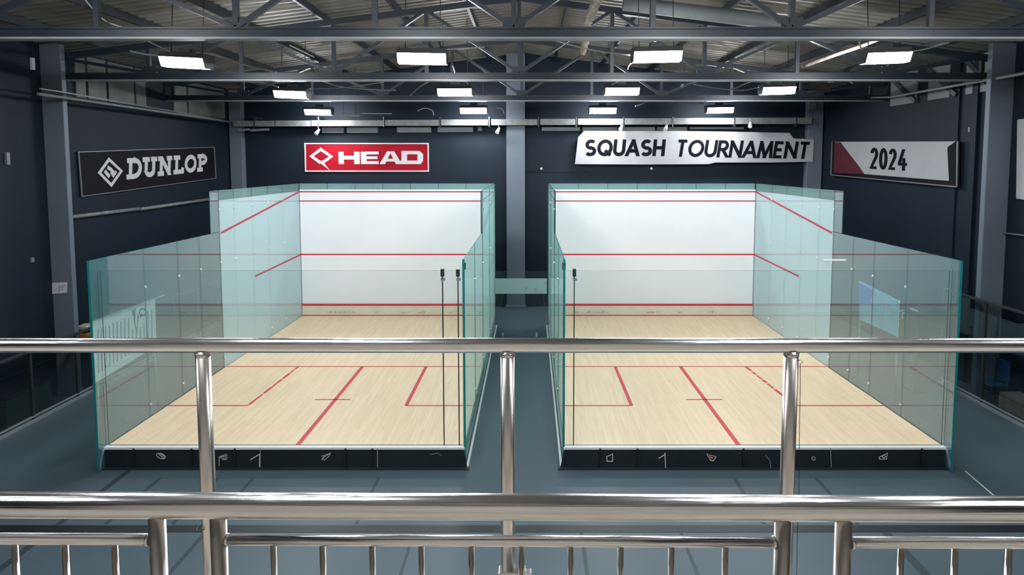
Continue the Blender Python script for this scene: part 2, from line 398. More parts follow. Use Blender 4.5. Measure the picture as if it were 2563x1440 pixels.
# roof trusses
def truss(Y, label):
    t = thing('roof_truss', label, 'roof truss', (RX, Y, 6.88), 'roof trusses across the hall')
    z0, z1 = 6.89, 7.07
    m = MB(); m.box(XL, XR, Y-.06, Y+.06, z0+.03, z1-.03); part(m, 'bottom_chord', M['beam'], t)
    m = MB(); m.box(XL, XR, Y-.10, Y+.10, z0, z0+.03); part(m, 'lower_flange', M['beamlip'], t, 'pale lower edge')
    m = MB(); m.box(XL, XR, Y-.10, Y+.10, z1-.03, z1); part(m, 'upper_flange', M['beam'], t)
    tz = lambda x: roofz(x) - .30
    for a, b in ((XL, RX), (RX, XR)):
        part(MB().beam((a, Y, tz(a)), (b, Y, tz(b)), .12, .14), 'top_chord', M['beam'], t)
    xs = [RX + 2.12*i for i in range(-5, 6)]
    for i, x in enumerate(xs):
        if XL < x < XR:
            part(MB().box(x-.04, x+.04, Y-.04, Y+.04, z1, tz(x)), 'vertical_strut', M['beam'], t)
    for i in range(len(xs)-1):
        a, b = xs[i], xs[i+1]
        if i % 2: p, q = (a, z1), (b, tz(b))
        else: p, q = (a, tz(a)), (b, z1)
        if p[0] < XL or q[0] > XR: continue
        part(MB().beam((p[0], Y, p[1]), (q[0], Y, q[1]), .07, .09, (0, 1, 0)), 'diagonal_brace', M['beam'], t)
    for x in xs[1:-1:2]:
        part(MB().box(x-.17, x+.17, Y-.02, Y+.02, z1, z1+.16), 'gusset_plate', M['beam'], t)
truss(9.95, 'nearest dark steel roof truss, its thick bottom chord across the very top')
truss(14.85, 'second dark steel roof truss, just behind the nearest row of lights')
truss(19.65, 'third dark steel roof truss, behind the middle row of lights')
truss(5.0, 'dark steel roof truss above the balcony')
# purlins along the roof
for i, x in enumerate([-9.9, -8.2, -6.5, -4.8, -3.1, -1.5, .9, 2.6, 4.3, 6.0, 7.7, 9.4]):
    o = MB().box(x-.035, x+.035, YF0, YB, roofz(x)-.17, roofz(x)-.01).build('roof_purlin', M['beam'])
    tag(o, 'long dark purlin running under the roof sheets, %s from the ridge on the %s' % (['first', 'second', 'third', 'fourth', 'fifth', 'sixth'][(5-i) if i < 6 else i-6], 'left' if i < 6 else 'right'), 'purlin', 'roof purlins')

# ------------------------------------------------------------ luminaires
def luminaire():
    t = thing('ceiling_light', '', 'ceiling light', (0, 0, 0), 'bright rectangular hall lights')
    wd = .47
    m = MB(); m.prism([(-wd, -.19, .17), (-wd, .19, .17), (-wd, .15, .27), (-wd, -.15, .27)], (2*wd, 0, 0)); part(m, 'housing', M['lamphouse'], t, bevel=.01)
    m = MB(); m.prism([(-wd+.014, -.185, .17), (-wd+.014, -.10, .0), (-wd+.014, .10, .0), (-wd+.014, .185, .17)], (2*wd-.028, 0, 0))
    d = part(m, 'diffuser', M['lamp'], t, 'glowing white diffuser')
    for sx in (-1, 1):
        m = MB(); m.prism([(sx*wd, -.19, .18), (sx*wd, -.105, -.004), (sx*wd, .105, -.004), (sx*wd, .19, .18)], (-sx*.012, 0, 0)); part(m, 'end_cap', M['lamphouse'], t)
    for sx in (-.33, .33):
        m = MB(); m.tube([(0, 0, 0), (0, 0, 1)], .008, 6); q = part(m, 'hanger_rod', M['metal'], t); q.location = (sx, 0, .26)
    m = MB(); m.box(-.12, .12, -.09, .09, .27, .36); part(m, 'driver_box', M['lamphouse'], t, bevel=.01)
    return t
proto = luminaire()
rows = [('nearest row', 12.4, [(467, 170, 4, -9), (1058, 160, 1, 1), (1643, 155, -1.5, 2), (2213, 158, -3, 8)]),
        ('middle row', 17.4, [(732, 246, 3, -8), (1140, 240, 0, -4), (1555, 238, -1, 5), (1944, 236, -2, 6)]),
        ('farthest row', 22.4, [(799, 288, 1, -3), (1186, 284, 0, -2), (1508, 284, 0, 0), (1800, 283, -1, 3)])]
pos = ['far left', 'left of centre', 'right of centre', 'far right']
first = True
for rn, Y, L_ in rows:
    for i, (px, py, roll, yaw) in enumerate(L_):
        o = proto if first else copy_tree(proto); first = False
        p = onY(px, py, Y); o.location = p
        o.rotation_euler = (0, math.radians(roll), math.radians(yaw))
        o['label'] = 'lit white rectangular ceiling light in the %s, the %s one' % (rn, pos[i])
for Y, rn in ((7.1, 'row above the balcony edge'), (2.2, 'row over the balcony')):
    for i, x in enumerate((-6.6, -2.05, 2.4, 6.75)):
        o = copy_tree(proto); o.location = (x, Y, 7.0); o.rotation_euler = (0, 0, 0)
        o['label'] = 'lit rectangular ceiling light, %s, the %s one' % (rn, pos[i])

for o in list(C.objects):                       # rods reach from each light up to the roof sheets
    if o.name.startswith('hanger_rod') and o.parent and o.parent.name.startswith('ceiling_light'):
        x = o.parent.location.x + o.location.x
        o.scale = (1, 1, roofz(x) - o.parent.location.z - .27)
# ------------------------------------------------------------ squash courts
def pane(x0, x1, y0, y1, z0, z1, parent, name, mat, edge='edgepale', label=None):
    """upright pane: big faces in the glass, narrow faces in the edge colour"""
    m = MB(); m.box(x0, x1, y0, y1, z0, z1)
    thin_x = abs(x1-x0) < abs(y1-y0)
    m.mi = [1, 1, 1 if thin_x else 0, 0 if thin_x else 1, 1 if thin_x else 0, 0 if thin_x else 1]
    return part(m, name, [M[mat], M[edge]], parent, label)
def court(name_label, xo, xi, half_x, boxes, cross, seams, side, door_x, marks):
    """xo outer wall x, xi inner (aisle) wall x; side = -1 left court, +1 right court"""
    lo, hi = min(xo, xi), max(xo, xi)
    YN, YW, SH = 11.04, 20.8, 15.47
    t = thing('squash_court', name_label, 'squash court', ((lo+hi)/2, (YN+YW)/2, ZG), 'squash courts side by side')
    # platform, floor, edge
    part(MB().box(lo, hi, YN+.05, YW+.12, ZG, -.03), 'platform', M['fascia'], t)
    fl = part(MB().box(lo+.022, hi-.022, YN, YW, -.03, 0), 'court_floor', M['wood'], t, 'pale maple strip floor')
    part(MB().box(lo+.0, hi-.0, YN-.10, YN, -.035, 0.004), 'edge_strip', M['whitetrim'], t, 'white front edge strip')
    fa = MB().hexa([(lo-.06, YN-.10, ZG), (hi+.04, YN-.10, ZG), (hi, YN+.05, ZG), (lo, YN+.05, ZG), (lo+.01, YN-.08, -.035), (hi-.01, YN-.08, -.035), (hi, YN+.05, -.035), (lo, YN+.05, -.035)])
    fa = part(fa, 'fascia', M['fascia'], t, 'black panelled step below the floor edge')
    part(MB().box(lo-.1, hi+.08, YN-.16, YN-.08, ZG, ZG+.025), 'base_rail', M['metal'], t)
    xe = xo
    part(MB().beam((xe+side*.07, YN-.115, ZG+.01), (xe-side*.0, YN-.10, -.03), .02, .03), 'edge_strip', M['whitetrim'], t, 'white slanted end strip')
    # joints and printed marks on the fascia
    mapf = lambda u, v: onY(u, v, YN-.095) + Vector((0, -.006-.02*max(0, (v-1120)/55), 0))
    for px, c in marks['joints']:
        p0, p1 = mapf(px, 1123), mapf(px-(0 if c == 'b' else -1), 1168)
        part(MB().beam(p0, p1, .035 if c == 'b' else .014, .006, (0, 1, 0)), 'panel_joint', M['black'] if c == 'b' else M['chrome'], fa)
    for st, wpx, mt in marks['icons']:
        m = MB()
        for s in st: strip(m, s, wpx, mapf, (0, -.002, 0))
        part(m, 'printed_mark', M[mt], fa)
    # floor lines
    Z = .003
    def line(x0, y0, x1, y1, wd=.05, nm='floor_line', mat='red'):
        part(MB().beam((x0, y0, Z/2), (x1, y1, Z/2), wd, Z), nm, M[mat], fl)
    line(lo+.03, SH, hi-.03, SH, .05)
    line(half_x, SH, half_x, YN+.02, .085)
    for bx, ex, brushed in boxes:
        yb = 12.91
        if brushed:
            y = SH; 
            while y > yb+.05:
                l_ = random.uniform(.16, .42); y2 = max(yb, y-l_)
                xa = bx + (brushed*(SH-y)/(SH-yb)); xb = bx + (brushed*(SH-y2)/(SH-yb))
                line(xa, y, xb, y2, random.uniform(.045, .075)); y = y2 - (random.uniform(.02, .07) if y > 14 else 0)
            line(bx+brushed, yb, ex, yb, .05)
        else:
            line(bx, SH, bx, yb, .075); line(bx, yb, ex, yb, .05)
    line(cross[0], 13.25, cross[1], 13.25, .045)
    # front wall
    fw = part(MB().box(lo+.02, hi-.02, YW, YW+.1, .36, 4.16), 'front_wall', M['white'], t, 'white front wall')
    part(MB().box(lo+.02, hi-.02, YW-.005, YW, 4.07, 4.11), 'wall_line', M['redtop'], fw, 'red out line')
    part(MB().box(lo+.02, hi-.02, YW-.005, YW, 3.77, 3.805), 'wall_line', M['redtop'], fw, 'thin red upper line')
    part(MB().box(lo+.02, hi-.02, YW-.005, YW, 2.01, 2.055), 'wall_line', M['red'], fw, 'red service line')
    tn = part(MB().box(lo+.02, hi-.02, YW-.04, YW+.08, .002, .345), 'tin', M['tin'], t, 'ivory tin board with small printed marks')
    part(MB().box(lo+.02, hi-.02, YW-.05, YW+.01, .335, .395), 'board_line', M['red'], tn, 'thick red board line')
    part(MB().box(lo+.02, hi-.02, YW-.05, YW-.04, .002, .03), 'board_line', M['red'], tn, 'thin red line at the floor')
    rr = random.Random(7+side); m = MB(); m2 = MB()
    for g in range(9):
        x = rr.uniform(lo+.3, hi-.4)
        for k in range(rr.randint(3, 7)):
            h_ = rr.uniform(.02, .05); mm = m2 if g in (3, 6) else m
            mm.box(x, x+rr.uniform(.01, .04), YW-.044, YW-.04, .10, .10+h_); x += .055
    part(m, 'printed_mark', M['vent'], tn); part(m2, 'printed_mark', M['red'], tn)
    for k in range(7):    # glass band above the front wall
        xa = lo+.02+(hi-lo-.04)*k/7; xb = lo+.02+(hi-lo-.04)*(k+1)/7-.01
        pane(xa, xb, YW+.02, YW+.045, 4.165, 4.36, t, 'top_glass_panel', 'aisleglass')
    # side walls
    for x, outer in ((xo, True), (xi, False)):
        s = side if outer else -side
        ys = seams if outer else [10.97, 13.2, 15.42, 18.1, YW]
        for a, b in zip(ys[:-1], ys[1:]):
            th = .018
            x0, x1 = (x-th/2, x+th/2)
            zb = ZG+.0 if a < 15.3 else ZG
            if b <= 15.45:
                pane(x0, x1, a, b-.001, ZG+.02, 3.35, t, 'glass_panel', 'glass' if outer else 'aisleglass', 'edge' if a < YN+.1 else 'edgepale')
            else:
                pane(x0, x1, a, b-.001, ZG+.02, 4.12, t, 'coated_glass_panel', 'film' if outer else 'aislefilm', label='pale blue coated glass panel')
                pane(x0, x1, a+.004, b-.004, 4.125, 4.36, t, 'top_glass_panel', 'aisleglass')
        part(MB().box(x-.02, x+.02, ys[0]-.012, ys[0], ZG+.02, 3.35), 'edge_strip', M['edge'], t, 'bright teal glass edge')
        # taller clear return where the wall steps down
        pane(x-.009, x+.009, 14.98, 15.41, 3.36, 4.36, t, 'glass_panel', 'glass')
        xin = x - s*.013
        def wl(p, q, wd, lb):
            part(MB().beam((xin, *p), (xin, *q), .004, wd), 'wall_line', M['redtop'], t, lb)
        wl((YW, 4.09), (15.47, 3.32), .05, 'red sloping out line on the side glass')
        wl((YW, 2.03), (17.3, 1.93), .045, 'red service line on the side glass')
        if outer and side > 0:
            a_ = onX(2062, 651, xin-.01); b_ = onX(2117, 651, xin-.01)
            part(MB().beam(a_, b_, .02, .035), 'stiffening_bar', M['whitetrim'], t, 'short white bar on the side glass')
        # base channel and small clamps
        part(MB().box(x+s*.02, x+s*.06, YN-.06, YW+.1, ZG, ZG+.035), 'base_channel', M['whitetrim'], t, 'white base channel')
        for y in ys[1:-1]:
            for z in ([.25, 2.6] if y < 15.3 else [.25, 2.6, 3.9]):
                part(MB().tube([(x-.03, y, z), (x+.03, y, z)], .022, 8), 'panel_clamp', M['chrome'], t)
    # back glass wall with door
    yb0, yb1 = YN-.012, YN+.012; zt = 3.14
    if side < 0:
        cuts = [lo+.03, -1.53, -1.26, hi-.03]
    else:
        cuts = [lo+.03, .77, hi-.03]
    for k in range(len(cuts)-1):
        dr = (side < 0 and k == 1) or (side > 0 and k == 0)
        d = pane(cuts[k]+.004, cuts[k+1]-.004, yb0, yb1, .006, zt, t, 'glass_door' if dr else 'back_glass_panel', 'backglass')
        if dr:
            part(MB().box(cuts[k]+.02, cuts[k+1]-.02, yb0-.03, yb1+.03, ZG, ZG+.05), 'threshold', M['black'], t)
    for cx_ in cuts[1:-1]:
        if cx_ > 5: continue
        part(MB().box(cx_-.008, cx_+.008, yb0-.006, yb1+.006, -.30, zt), 'seal_strip', M['black'], t, 'black vertical door seal')
        part(MB().box(cx_-.03, cx_+.03, yb0-.03, yb1+.03, zt-.10, zt+.03), 'door_hinge', M['metal'], t)
        part(MB().box(cx_-.025, cx_+.045, yb0-.03, yb1+.03, zt-.17, zt-.125), 'door_hinge', M['chrome'], t)
    # top clamp on the aisle wall
    part(MB().box(xi-.03, xi+.03, YN-.02, YN+.05, 3.16, 3.28), 'panel_clamp', M['metal'], t)
    return t
seamL = [10.80, 12.35, 13.55, 14.45, 15.42, 16.2, 17.25, 18.3, 19.4, 20.8]
el = lambda cx, cy, rx, ry, rot=0: [(cx+rx*math.cos(a)*math.cos(rot)-ry*math.sin(a)*math.sin(rot), cy+rx*math.cos(a)*math.sin(rot)+ry*math.sin(a)*math.cos(rot)) for a in [2*math.pi*i/18 for i in range(19)]]
marksL = dict(joints=[(335, 'b'), (480, 'b'), (588, 'b'), (652, 'w'), (865, 'b'), (932, 'b'), (945, 'w')],
    icons=[([el(404, 1141, 12, 6, .35), [(398, 1136), (408, 1144), (414, 1147)], [(402, 1135), (413, 1143)]], 1.6, 'signwhite'),
           ([[(550, 1166), (550, 1143), (569, 1136)], [(552, 1144), (571, 1140)], [(554, 1147), (571, 1145)], [(558, 1150), (570, 1149)]], 1.5, 'signwhite'),
           ([[(628, 1150), (650, 1137)], [(651, 1136), (651, 1168)]], 2.2, 'signwhite'),
           ([[(805, 1142), (828, 1134), (824, 1142), (812, 1151), (806, 1148), (827, 1134)], [(812, 1140), (808, 1150)]], 1.6, 'signwhite'),
           ([[(1076, 1138), (1096, 1134), (1107, 1140)]], 1.6, 'vent')])
marksR = dict(joints=[(1502, 'b'), (1596, 'b'), (1861, 'b'), (2078, 'w'), (2307, 'b')],
    icons=[([[(1518, 1143), (1533, 1136), (1533, 1154), (1519, 1154), (1518, 1142)]], 2.0, 'signwhite'),
           ([[(1648, 1147), (1663, 1138)], [(1664, 1133), (1665, 1172)]], 2.2, 'signwhite'),
           ([[(1768, 1136), (1792, 1143), (1784, 1153), (1778, 1152), (1768, 1136)], [(1774, 1140), (1783, 1148)]], 1.8, 'signwhite'),
           ([[(1774, 1141), (1786, 1145), (1780, 1150), (1774, 1142)]], 1.2, 'red'),
           ([[(1915, 1139), (1926, 1152), (1928, 1172)]], 2.0, 'vent'),
           ([el(2035, 1147, 4, 4)], 3, 'vent'),
           ([[(2199, 1144), (2220, 1134), (2218, 1148), (2200, 1149), (2199, 1144)], el(2211, 1142, 4, 3)], 1.8, 'signwhite')])
court('left glass-walled squash court with maple floor and two black door seals', -7.53, -1.155, -4.14,
      [(-5.72, -7.50, -.13), (-2.57, -1.18, 0)], (-4.57, -3.82), seamL, -1, -1.53, marksL)
court('right glass-walled squash court with maple floor, in front of the tournament banner', 7.35, .59, 3.71,
      [(5.32, 7.32, .18), (2.10, .62, 0)], (3.31, 4.08), seamL, 1, .77, marksR)

# glass gate closing the aisle between the courts
t = thing('aisle_gate', 'low glass barrier with a frosted band across the aisle between the courts', 'glass gate', (-.28, 19.6, ZG))
gx0, gx1 = -1.085, .52
a = onY(1300, 679, 19.6).z; b1 = onY(1300, 697, 19.6).z; b2 = onY(1300, 735, 19.6).z
pane(gx0, gx1, 19.6, 19.62, ZG+.02, a, t, 'glass_panel', 'backglass')
part(MB().box(gx0, gx1, 19.56, 19.585, b2, b1), 'frosted_band', M['band'], t, 'pale frosted crossing band')
for x in (-.85, .2): part(MB().box(x-.03, x+.03, 19.57, 19.65, ZG, ZG+.12), 'floor_clamp', M['chrome'], t, bevel=.005)
for x, z in ((-.12, b2+.18), (.45, b1-.12), (.16, b2+.14)): part(MB().box(x-.025, x+.025, 19.54, 19.56, z-.03, z+.03), 'panel_clamp', M['chrome'], t)

# ------------------------------------------------------------ signs
def mapper(O, U, V, Nn, lift):
    return lambda u, v: O + U*u + V*v + Nn*lift
def sign_frame(t, O, U, V, Nn, w_, h_, r, mat, depth=.03):
    def bar(u0, v0, u1, v1):
        mp = mapper(O, U, V, Nn, .0)
        part(MB().prism([mp(u0, v0), mp(u1, v0), mp(u1, v1), mp(u0, v1)], Nn*depth), 'frame', M[mat], t)
    bar(0, 0, w_, r); bar(0, h_-r, w_, h_); bar(0, r, r, h_-r); bar(w_-r, r, w_, h_-r)
# left wall sign
t = thing('advertising_sign', 'black framed DUNLOP sign with white letters on the left wall', 'sign', (XL, 19.3, 4.8))
xs = XL + .03
p0, p1, p3 = onX(203, 493, xs), onX(540, 447, xs), onX(200, 380, xs)
U = (p1-p0); W_ = U.length; U.normalize(); V = (p3-p0); HH = V.length; V = Vector((1,0,0)).cross(U); V = V if V.z > 0 else -V
Nn = Vector((1, 0, 0))
part(MB().prism([p0, p0+U*W_, p0+U*W_+V*HH, p0+V*HH], Nn*-.025), 'board', M['signblack'], t)
sign_frame(t, p0, U, V, Nn, W_, HH, .02, 'frame')
def uv(px, py):
    q = onX(px, py, xs)-p0; return q.dot(U), q.dot(V)
mp = mapper(p0, U, V, Nn, .004)
m = MB(); u0, v0 = uv(314, 452); u1, v1 = uv(519, 390); uu, vt = uv(323, 402)
_, vb2 = uv(500, 431)
vcap0, vcap1 = v0, vt
word(m, ['sD', 'sU', 'sN', 'sL', 'sO', 'sP'], u0, u1, v0+.02, v0+.60, .235, mp, Nn*.012, gap=.035, shear=.16)
part(m, 'lettering', M['signwhite'], t, 'white slanted slab lettering DUNLOP')
m = MB(); c = [uv(271, 394), uv(307, 428), uv(278, 469), uv(243, 433), uv(271, 394)]
cu = sum(a[0] for a in c[:4])/4; cv = sum(a[1] for a in c[:4])/4
ins = [(cu+(a-cu)*.86, cv+(b-cv)*.86) for a, b in c]
strip(m, ins, .085, mp, Nn*.012)
k = [(cu+(a-cu), cv+(b-cv)) for a, b in [uv(268, 419), uv(276, 424), uv(281, 430), uv(277, 437)]]
strip(m, k, .10, mp, Nn*.012); strip(m, [uv(261, 428), uv(273, 443)], .10, mp, Nn*.012); strip(m, [uv(290, 429), uv(281, 443)], .07, mp, Nn*.012)
part(m, 'emblem', M['signwhite'], t, 'white diamond emblem')
# red sign on the back wall
t = thing('advertising_sign', 'red HEAD sign with a white border on the back wall above the left court', 'sign', (-6, YB, 5.2))
ys_ = YB-.03
p0, p1, p3 = onY(764, 430, ys_), onY(1074, 430, ys_), onY(760, 358, ys_)
U = Vector((1, 0, 0)); V = Vector((0, 0, 1)); Nn = Vector((0, -1, 0)); W_ = (p1-p0).length; HH = p3.z-p0.z
part(MB().prism([p0, p0+U*W_, p0+U*W_+V*HH, p0+V*HH], Nn*-.025), 'board', M['signred'], t)
sign_frame(t, p0, U, V, Nn, W_, HH, .045, 'signwhite')
def uvb(px, py):
    q = onY(px, py, ys_)-p0; return q.x, q.z
mp = mapper(p0, U, V, Nn, .004); m = MB()
qn = [0]
def quad(*ps): qn[0] += 1; m.prism([mp(*uvb(*p)) for p in ps], Nn*(.012+.0004*qn[0]))
quad((847, 380), (860, 380), (861, 411), (848, 411)); quad((886, 380), (900, 380), (901, 411), (887, 411)); quad((859, 390), (887, 390), (887, 399.5), (860, 399.5))
quad((903, 380), (917, 380), (918, 411), (904, 411)); quad((915, 379.5), (948, 379.5), (948, 386.5), (915, 387)); quad((915, 391.5), (945, 391.5), (945, 398.5), (915, 398.5)); quad((915, 403.5), (948, 403.5), (948, 411), (915, 411))
quad((969, 379), (980, 379), (964, 411), (950, 411)); quad((975, 379), (987, 379), (1006, 411), (991, 411)); quad((965, 397.5), (990, 397.5), (992, 404.5), (962, 404.5))
quad((1005, 378), (1019, 378), (1019, 411), (1005, 411)); quad((1005, 378), (1048, 378), (1048, 386.5), (1005, 386.5)); quad((1000, 402), (1048, 402), (1048, 411), (1000, 411))
quad((1045, 385), (1059, 385), (1059, 403), (1045, 403)); quad((1045, 378), (1050, 378), (1059, 386), (1045, 387)); quad((1045, 402), (1059, 402.5), (1053, 411), (1045, 411))
part(m, 'lettering', M['signwhite'], t, 'white wide lettering HEAD')
m = MB()
strip(m, [uvb(809, 406), uvb(829, 392), uvb(803, 374), uvb(780, 391.5), uvb(803, 408)], .11, mp, Nn*.012)
m.prism([mp(*uvb(*p)) for p in ((795, 403), (806, 402), (826, 427))], Nn*.0135)
part(m, 'emblem', M['signwhite'], t, 'white kite-shaped emblem')
# tournament banner
t = thing('cloth_banner', 'long white SQUASH TOURNAMENT banner on the back wall above the right court', 'banner', (6.2, YB, 5.5))
ys_ = YB-.34
m = MB()
out_ = [(1439, 411), (1600, 412), (1774, 411), (1790, 407), (1930, 407), (2034, 405), (2037, 349), (1987, 347), (1976, 333), (1850, 330), (1700, 328), (1462, 328), (1447, 344)]
def cloth(x, y):
    p = onY(x, y, ys_); return p
m.prism([cloth(*p) for p in out_], (0, .012, 0)); part(m, 'cloth', M['banner'], t)
p0 = onY(1439, 411, ys_)
mp = lambda u, v: onY(u, v, ys_-.004)
def wordpx(m, text, x0, x1, yb0, yb1, hpx, wt, shear, gap, mapy):
    # letters laid out along a slightly sloping baseline on the cloth
    mb_ = lambda u, v: mapy(u, yb0+(yb1-yb0)*(u-x0)/(x1-x0)-v)
    word(m, text, x0, x1, 0, hpx, wt, mb_, (0, -.006, 0), gap=gap, shear=shear)
m = MB(); wordpx(m, 'SQUASH', 1461, 1667, 391, 391, 42, .205, .10, .03, mp); part(m, 'lettering', M['ink'], t, 'black slanted lettering SQUASH')
m = MB(); wordpx(m, 'TOURNAMENT', 1688, 2031, 392, 398, 43, .18, .17, .035, mp); part(m, 'lettering', M['ink'], t, 'black slanted lettering TOURNAMENT')
for x, y in ((1462, 329), (1976, 334)):
    a = onY(x, y, ys_); part(MB().tube([a, (a.x, YB-.003, a.z+.05)], .012, 6), 'fixing_hook', M['chrome'], t)
a = onY(2011, 349, ys_); part(MB().tube([a, (a.x, YB-.003, a.z+.15)], .012, 6), 'fixing_hook', M['chrome'], t)
for x, y in ((1445, 408), (2030, 403)):
    a = onY(x, y, ys_); part(MB().tube([a, (a.x, YB-.003, a.z)], .012, 6), 'fixing_hook', M['chrome'], t)
# year sign on the right wall
t = thing('year_sign', 'white and dark red 2024 sign in a black frame on the right wall', 'sign', (XR, 19.5, 5.0))
xs = XR - .11; Nn = Vector((-1, 0, 0))
q = [onX(*p, xs) for p in ((2081, 438), (2397, 468), (2399, 354), (2084, 354))]
part(MB().prism(q, Nn*-.05), 'board', M['signblack'], t)
for a, b in ((0, 1), (1, 2), (3, 0)): part(MB().beam(q[a]+Nn*.02, q[b]+Nn*.02, .03, .03), 'frame', M['frame'], t)
mx = lambda l: (lambda u, v: onX(u, v, xs) + Nn*l)
part(MB().prism([mx(.006)(*p) for p in ((2090, 355), (2393, 354), (2372, 369), (2376, 453), (2165, 436), (2088, 433))], Nn*.006), 'panel', M['banner'], t, 'white printed panel')
part(MB().prism([mx(.014)(*p) for p in ((2090, 356), (2105, 356), (2125, 383), (2148, 412), (2165, 436), (2088, 433))], Nn*.004), 'panel_corner', M['darkred'], t, 'dark red corner')
m = MB(); mm_ = lambda u, v: mx(.014)(u, 423+5*(u-2178)/92-v)
word(m, '2024', 2178, 2271, 0, 54, .14, mm_, Nn*.005, gap=.05, shear=.04)
part(m, 'lettering', M['ink'], t, 'black condensed numerals 2024')
# partly visible white banner at the far right
q = [onX(*p, XR-.04) for p in ((2543, 497), (2546, 300), (2640, 285), (2640, 512))]
o = MB().prism(q, (.03, 0, 0)).build('cloth_banner', M['banner']); tag(o, 'plain white banner on the right wall, cut off by the picture edge', 'banner')
# notice card on the left column
t = thing('notice_card', 'small white notice card on the left grey column', 'notice', (-10.8, 14.58, 1.9))
yc = 14.595; q = [onY(*p, yc) for p in ((132, 736), (168, 733), (168, 706), (131, 709))]
part(MB().prism(q, (0, -.015, 0)), 'card', M['signwhite'], t)
m = MB()
for x0, y0, x1, y1 in ((137, 728, 142, 722), (148, 714, 148, 731), (152, 716, 163, 715), (152, 721, 160, 720), (153, 726, 158, 725)):
    strip(m, [(x0, y0), (x1, y1)], 1.6, lambda u, v: onY(u, v, yc-.017), (0, -.003, 0))
part(m, 'printed_mark', M['vent'], t)

# ------------------------------------------------------------ reflected banners, built solid beside the outer glass walls
t = thing('reflected_banner', 'white striped banner with scrawled characters, reflection built solid beside the left court', 'banner', (-9.2, 14, ZG))
xb = -7.95
q = [onX(*p, xb) for p in ((238, 960), (392, 866), (388, 750), (233, 806))]
part(MB().prism(q, (-.02, 0, 0)), 'panel', M['brightcloth'], t)
m = MB()
for i in range(15):
    x = 245+i*9.6; yt = 812-(x-233)*.36; yb = 950-(x-238)*.60
    if 330 < x < 366: yt += 30
    strip(m, [(x, yt+16+random.uniform(-2, 4)), (x+1, yb-12)], 2.2, lambda u, v: onX(u, v, xb+.004), (.003, 0, 0))
part(m, 'printed_stripe', M['vent'], t)
m = MB()
for st in ([(332, 776), (334, 790)], [(338, 772), (336, 800), (342, 838), (346, 790)], el(357, 782, 8, 9), [(350, 795), (356, 786)]):
    strip(m, st, 2.4, lambda u, v: onX(u, v, xb+.005), (.003, 0, 0))
part(m, 'lettering', M['ink'], t)
part(MB().beam(onX(225, 808, xb), onX(410, 739, xb), .03, .03), 'top_pole', M['chrome'], t)
for px, py in ((240, 806), (386, 750)):
    a = onX(px, py, xb); part(MB().tube([(xb-.03, a.y, ZG), (xb-.03, a.y, a.z)], .018, 8), 'pole', M['chrome'], t)
t = thing('reflected_banner', 'blue and pale banner with white scrawled characters, reflection built solid beside the right court', 'banner', (7.9, 14, ZG))
xb = 7.8
q = [onX(*p, xb) for p in ((2151, 800), (2245, 843), (2247, 752), (2150, 703))]
part(MB().prism(q, (.02, 0, 0)), 'panel', M['cyan'], t, 'pale blue panel')
q = [onX(*p, xb-.004) for p in ((2152, 760), (2180, 758), (2187, 727), (2151, 709))]
part(MB().prism(q, (-.003, 0, 0)), 'panel_corner', M['blue'], t, 'strong blue corner')
m = MB()
for i in range(9):
    x = 2184+i*9.5; y = 738+i*4.6
    strip(m, [(x, y), (x-2, y+24)], 2.2, lambda u, v: onX(u, v, xb-.008), (-.003, 0, 0))
    strip(m, [(x-2, y+10), (x+6, y+8)], 1.8, lambda u, v: onX(u, v, xb-.008), (-.003, 0, 0))
    strip(m, [(2156+i*9.5, 770+i*3.4), (2156+i*9.5, 790+i*3.4)], 2, lambda u, v: onX(u, v, xb-.008), (-.003, 0, 0))
part(m, 'lettering', M['signwhite'], t)
for px, py in ((2152, 703), (2246, 752)):
    a = onX(px, py, xb); part(MB().tube([(xb+.04, a.y, ZG), (xb+.04, a.y, a.z)], .018, 8), 'pole', M['chrome'], t)

# reflected dark box, built solid beyond the right glass on an added stand
c_ = onX(2283, 773, 9.0)
t = thing('reflected_box', 'dark blue box with a white label, reflection built solid beyond the right court', 'box', (9.0, c_.y, ZG))
hw = onX(2283, 756, 9.0).z - c_.z
dy = abs(onX(2234, 773, 9.0).y - onX(2333, 773, 9.0).y)/2
part(MB().box(9.0, 9.3, c_.y-dy, c_.y+dy, c_.z-hw, c_.z+hw), 'body', M['ink'], t, bevel=.01)
part(MB().box(8.992, 9.0, c_.y-dy*.3, c_.y+dy*.1, c_.z-hw*.2, c_.z+hw*.1), 'label_plate', M['signwhite'], t)
part(MB().tube([(9.15, c_.y, ZG), (9.15, c_.y, c_.z-hw)], .025, 10), 'stand', M['metal'], t)
part(MB().box(9.0, 9.3, c_.y-.2, c_.y+.2, ZG, ZG+.02), 'stand_base', M['metal'], t)

# ------------------------------------------------------------ screens along the side walls
def screen(x, y0, y1, zt, n, s, label):
    t = thing('glass_screen', label, 'glass screen', (x, (y0+y1)/2, ZG))
    part(MB().box(x-.03, x+.03, y0, y1, zt-.03, zt+.03), 'handrail', M['metal'], t, bevel=.01)
    part(MB().box(x-.05, x+.05, y0, y1, ZG, ZG+.06), 'base_rail', M['beamlip'], t)
    part(MB().box(x-.03, x+.03, y0, y1, ZG+.10, ZG+.13), 'base_rail', M['beamlip'], t)
    for k in range(n+1):
        y = y0+(y1-y0)*k/n
        part(MB().box(x-.025, x+.025, y-.025, y+.025, ZG, zt), 'post', M['metal'], t)
    for k in range(n):
        ya = y0+(y1-y0)*k/n+.04; yb = y0+(y1-y0)*(k+1)/n-.04
        pane(x-.006, x+.006, ya, yb, ZG+.14, zt-.04, t, 'glass_panel', 'screen')
screen(-10.38, 9.0, 21.0, 1.12, 9, 1, 'long low smoked glass screen along the left wall')
screen(10.1, 8.2, 15.4, 1.95, 5, -1, 'tall smoked glass screen along the right wall')
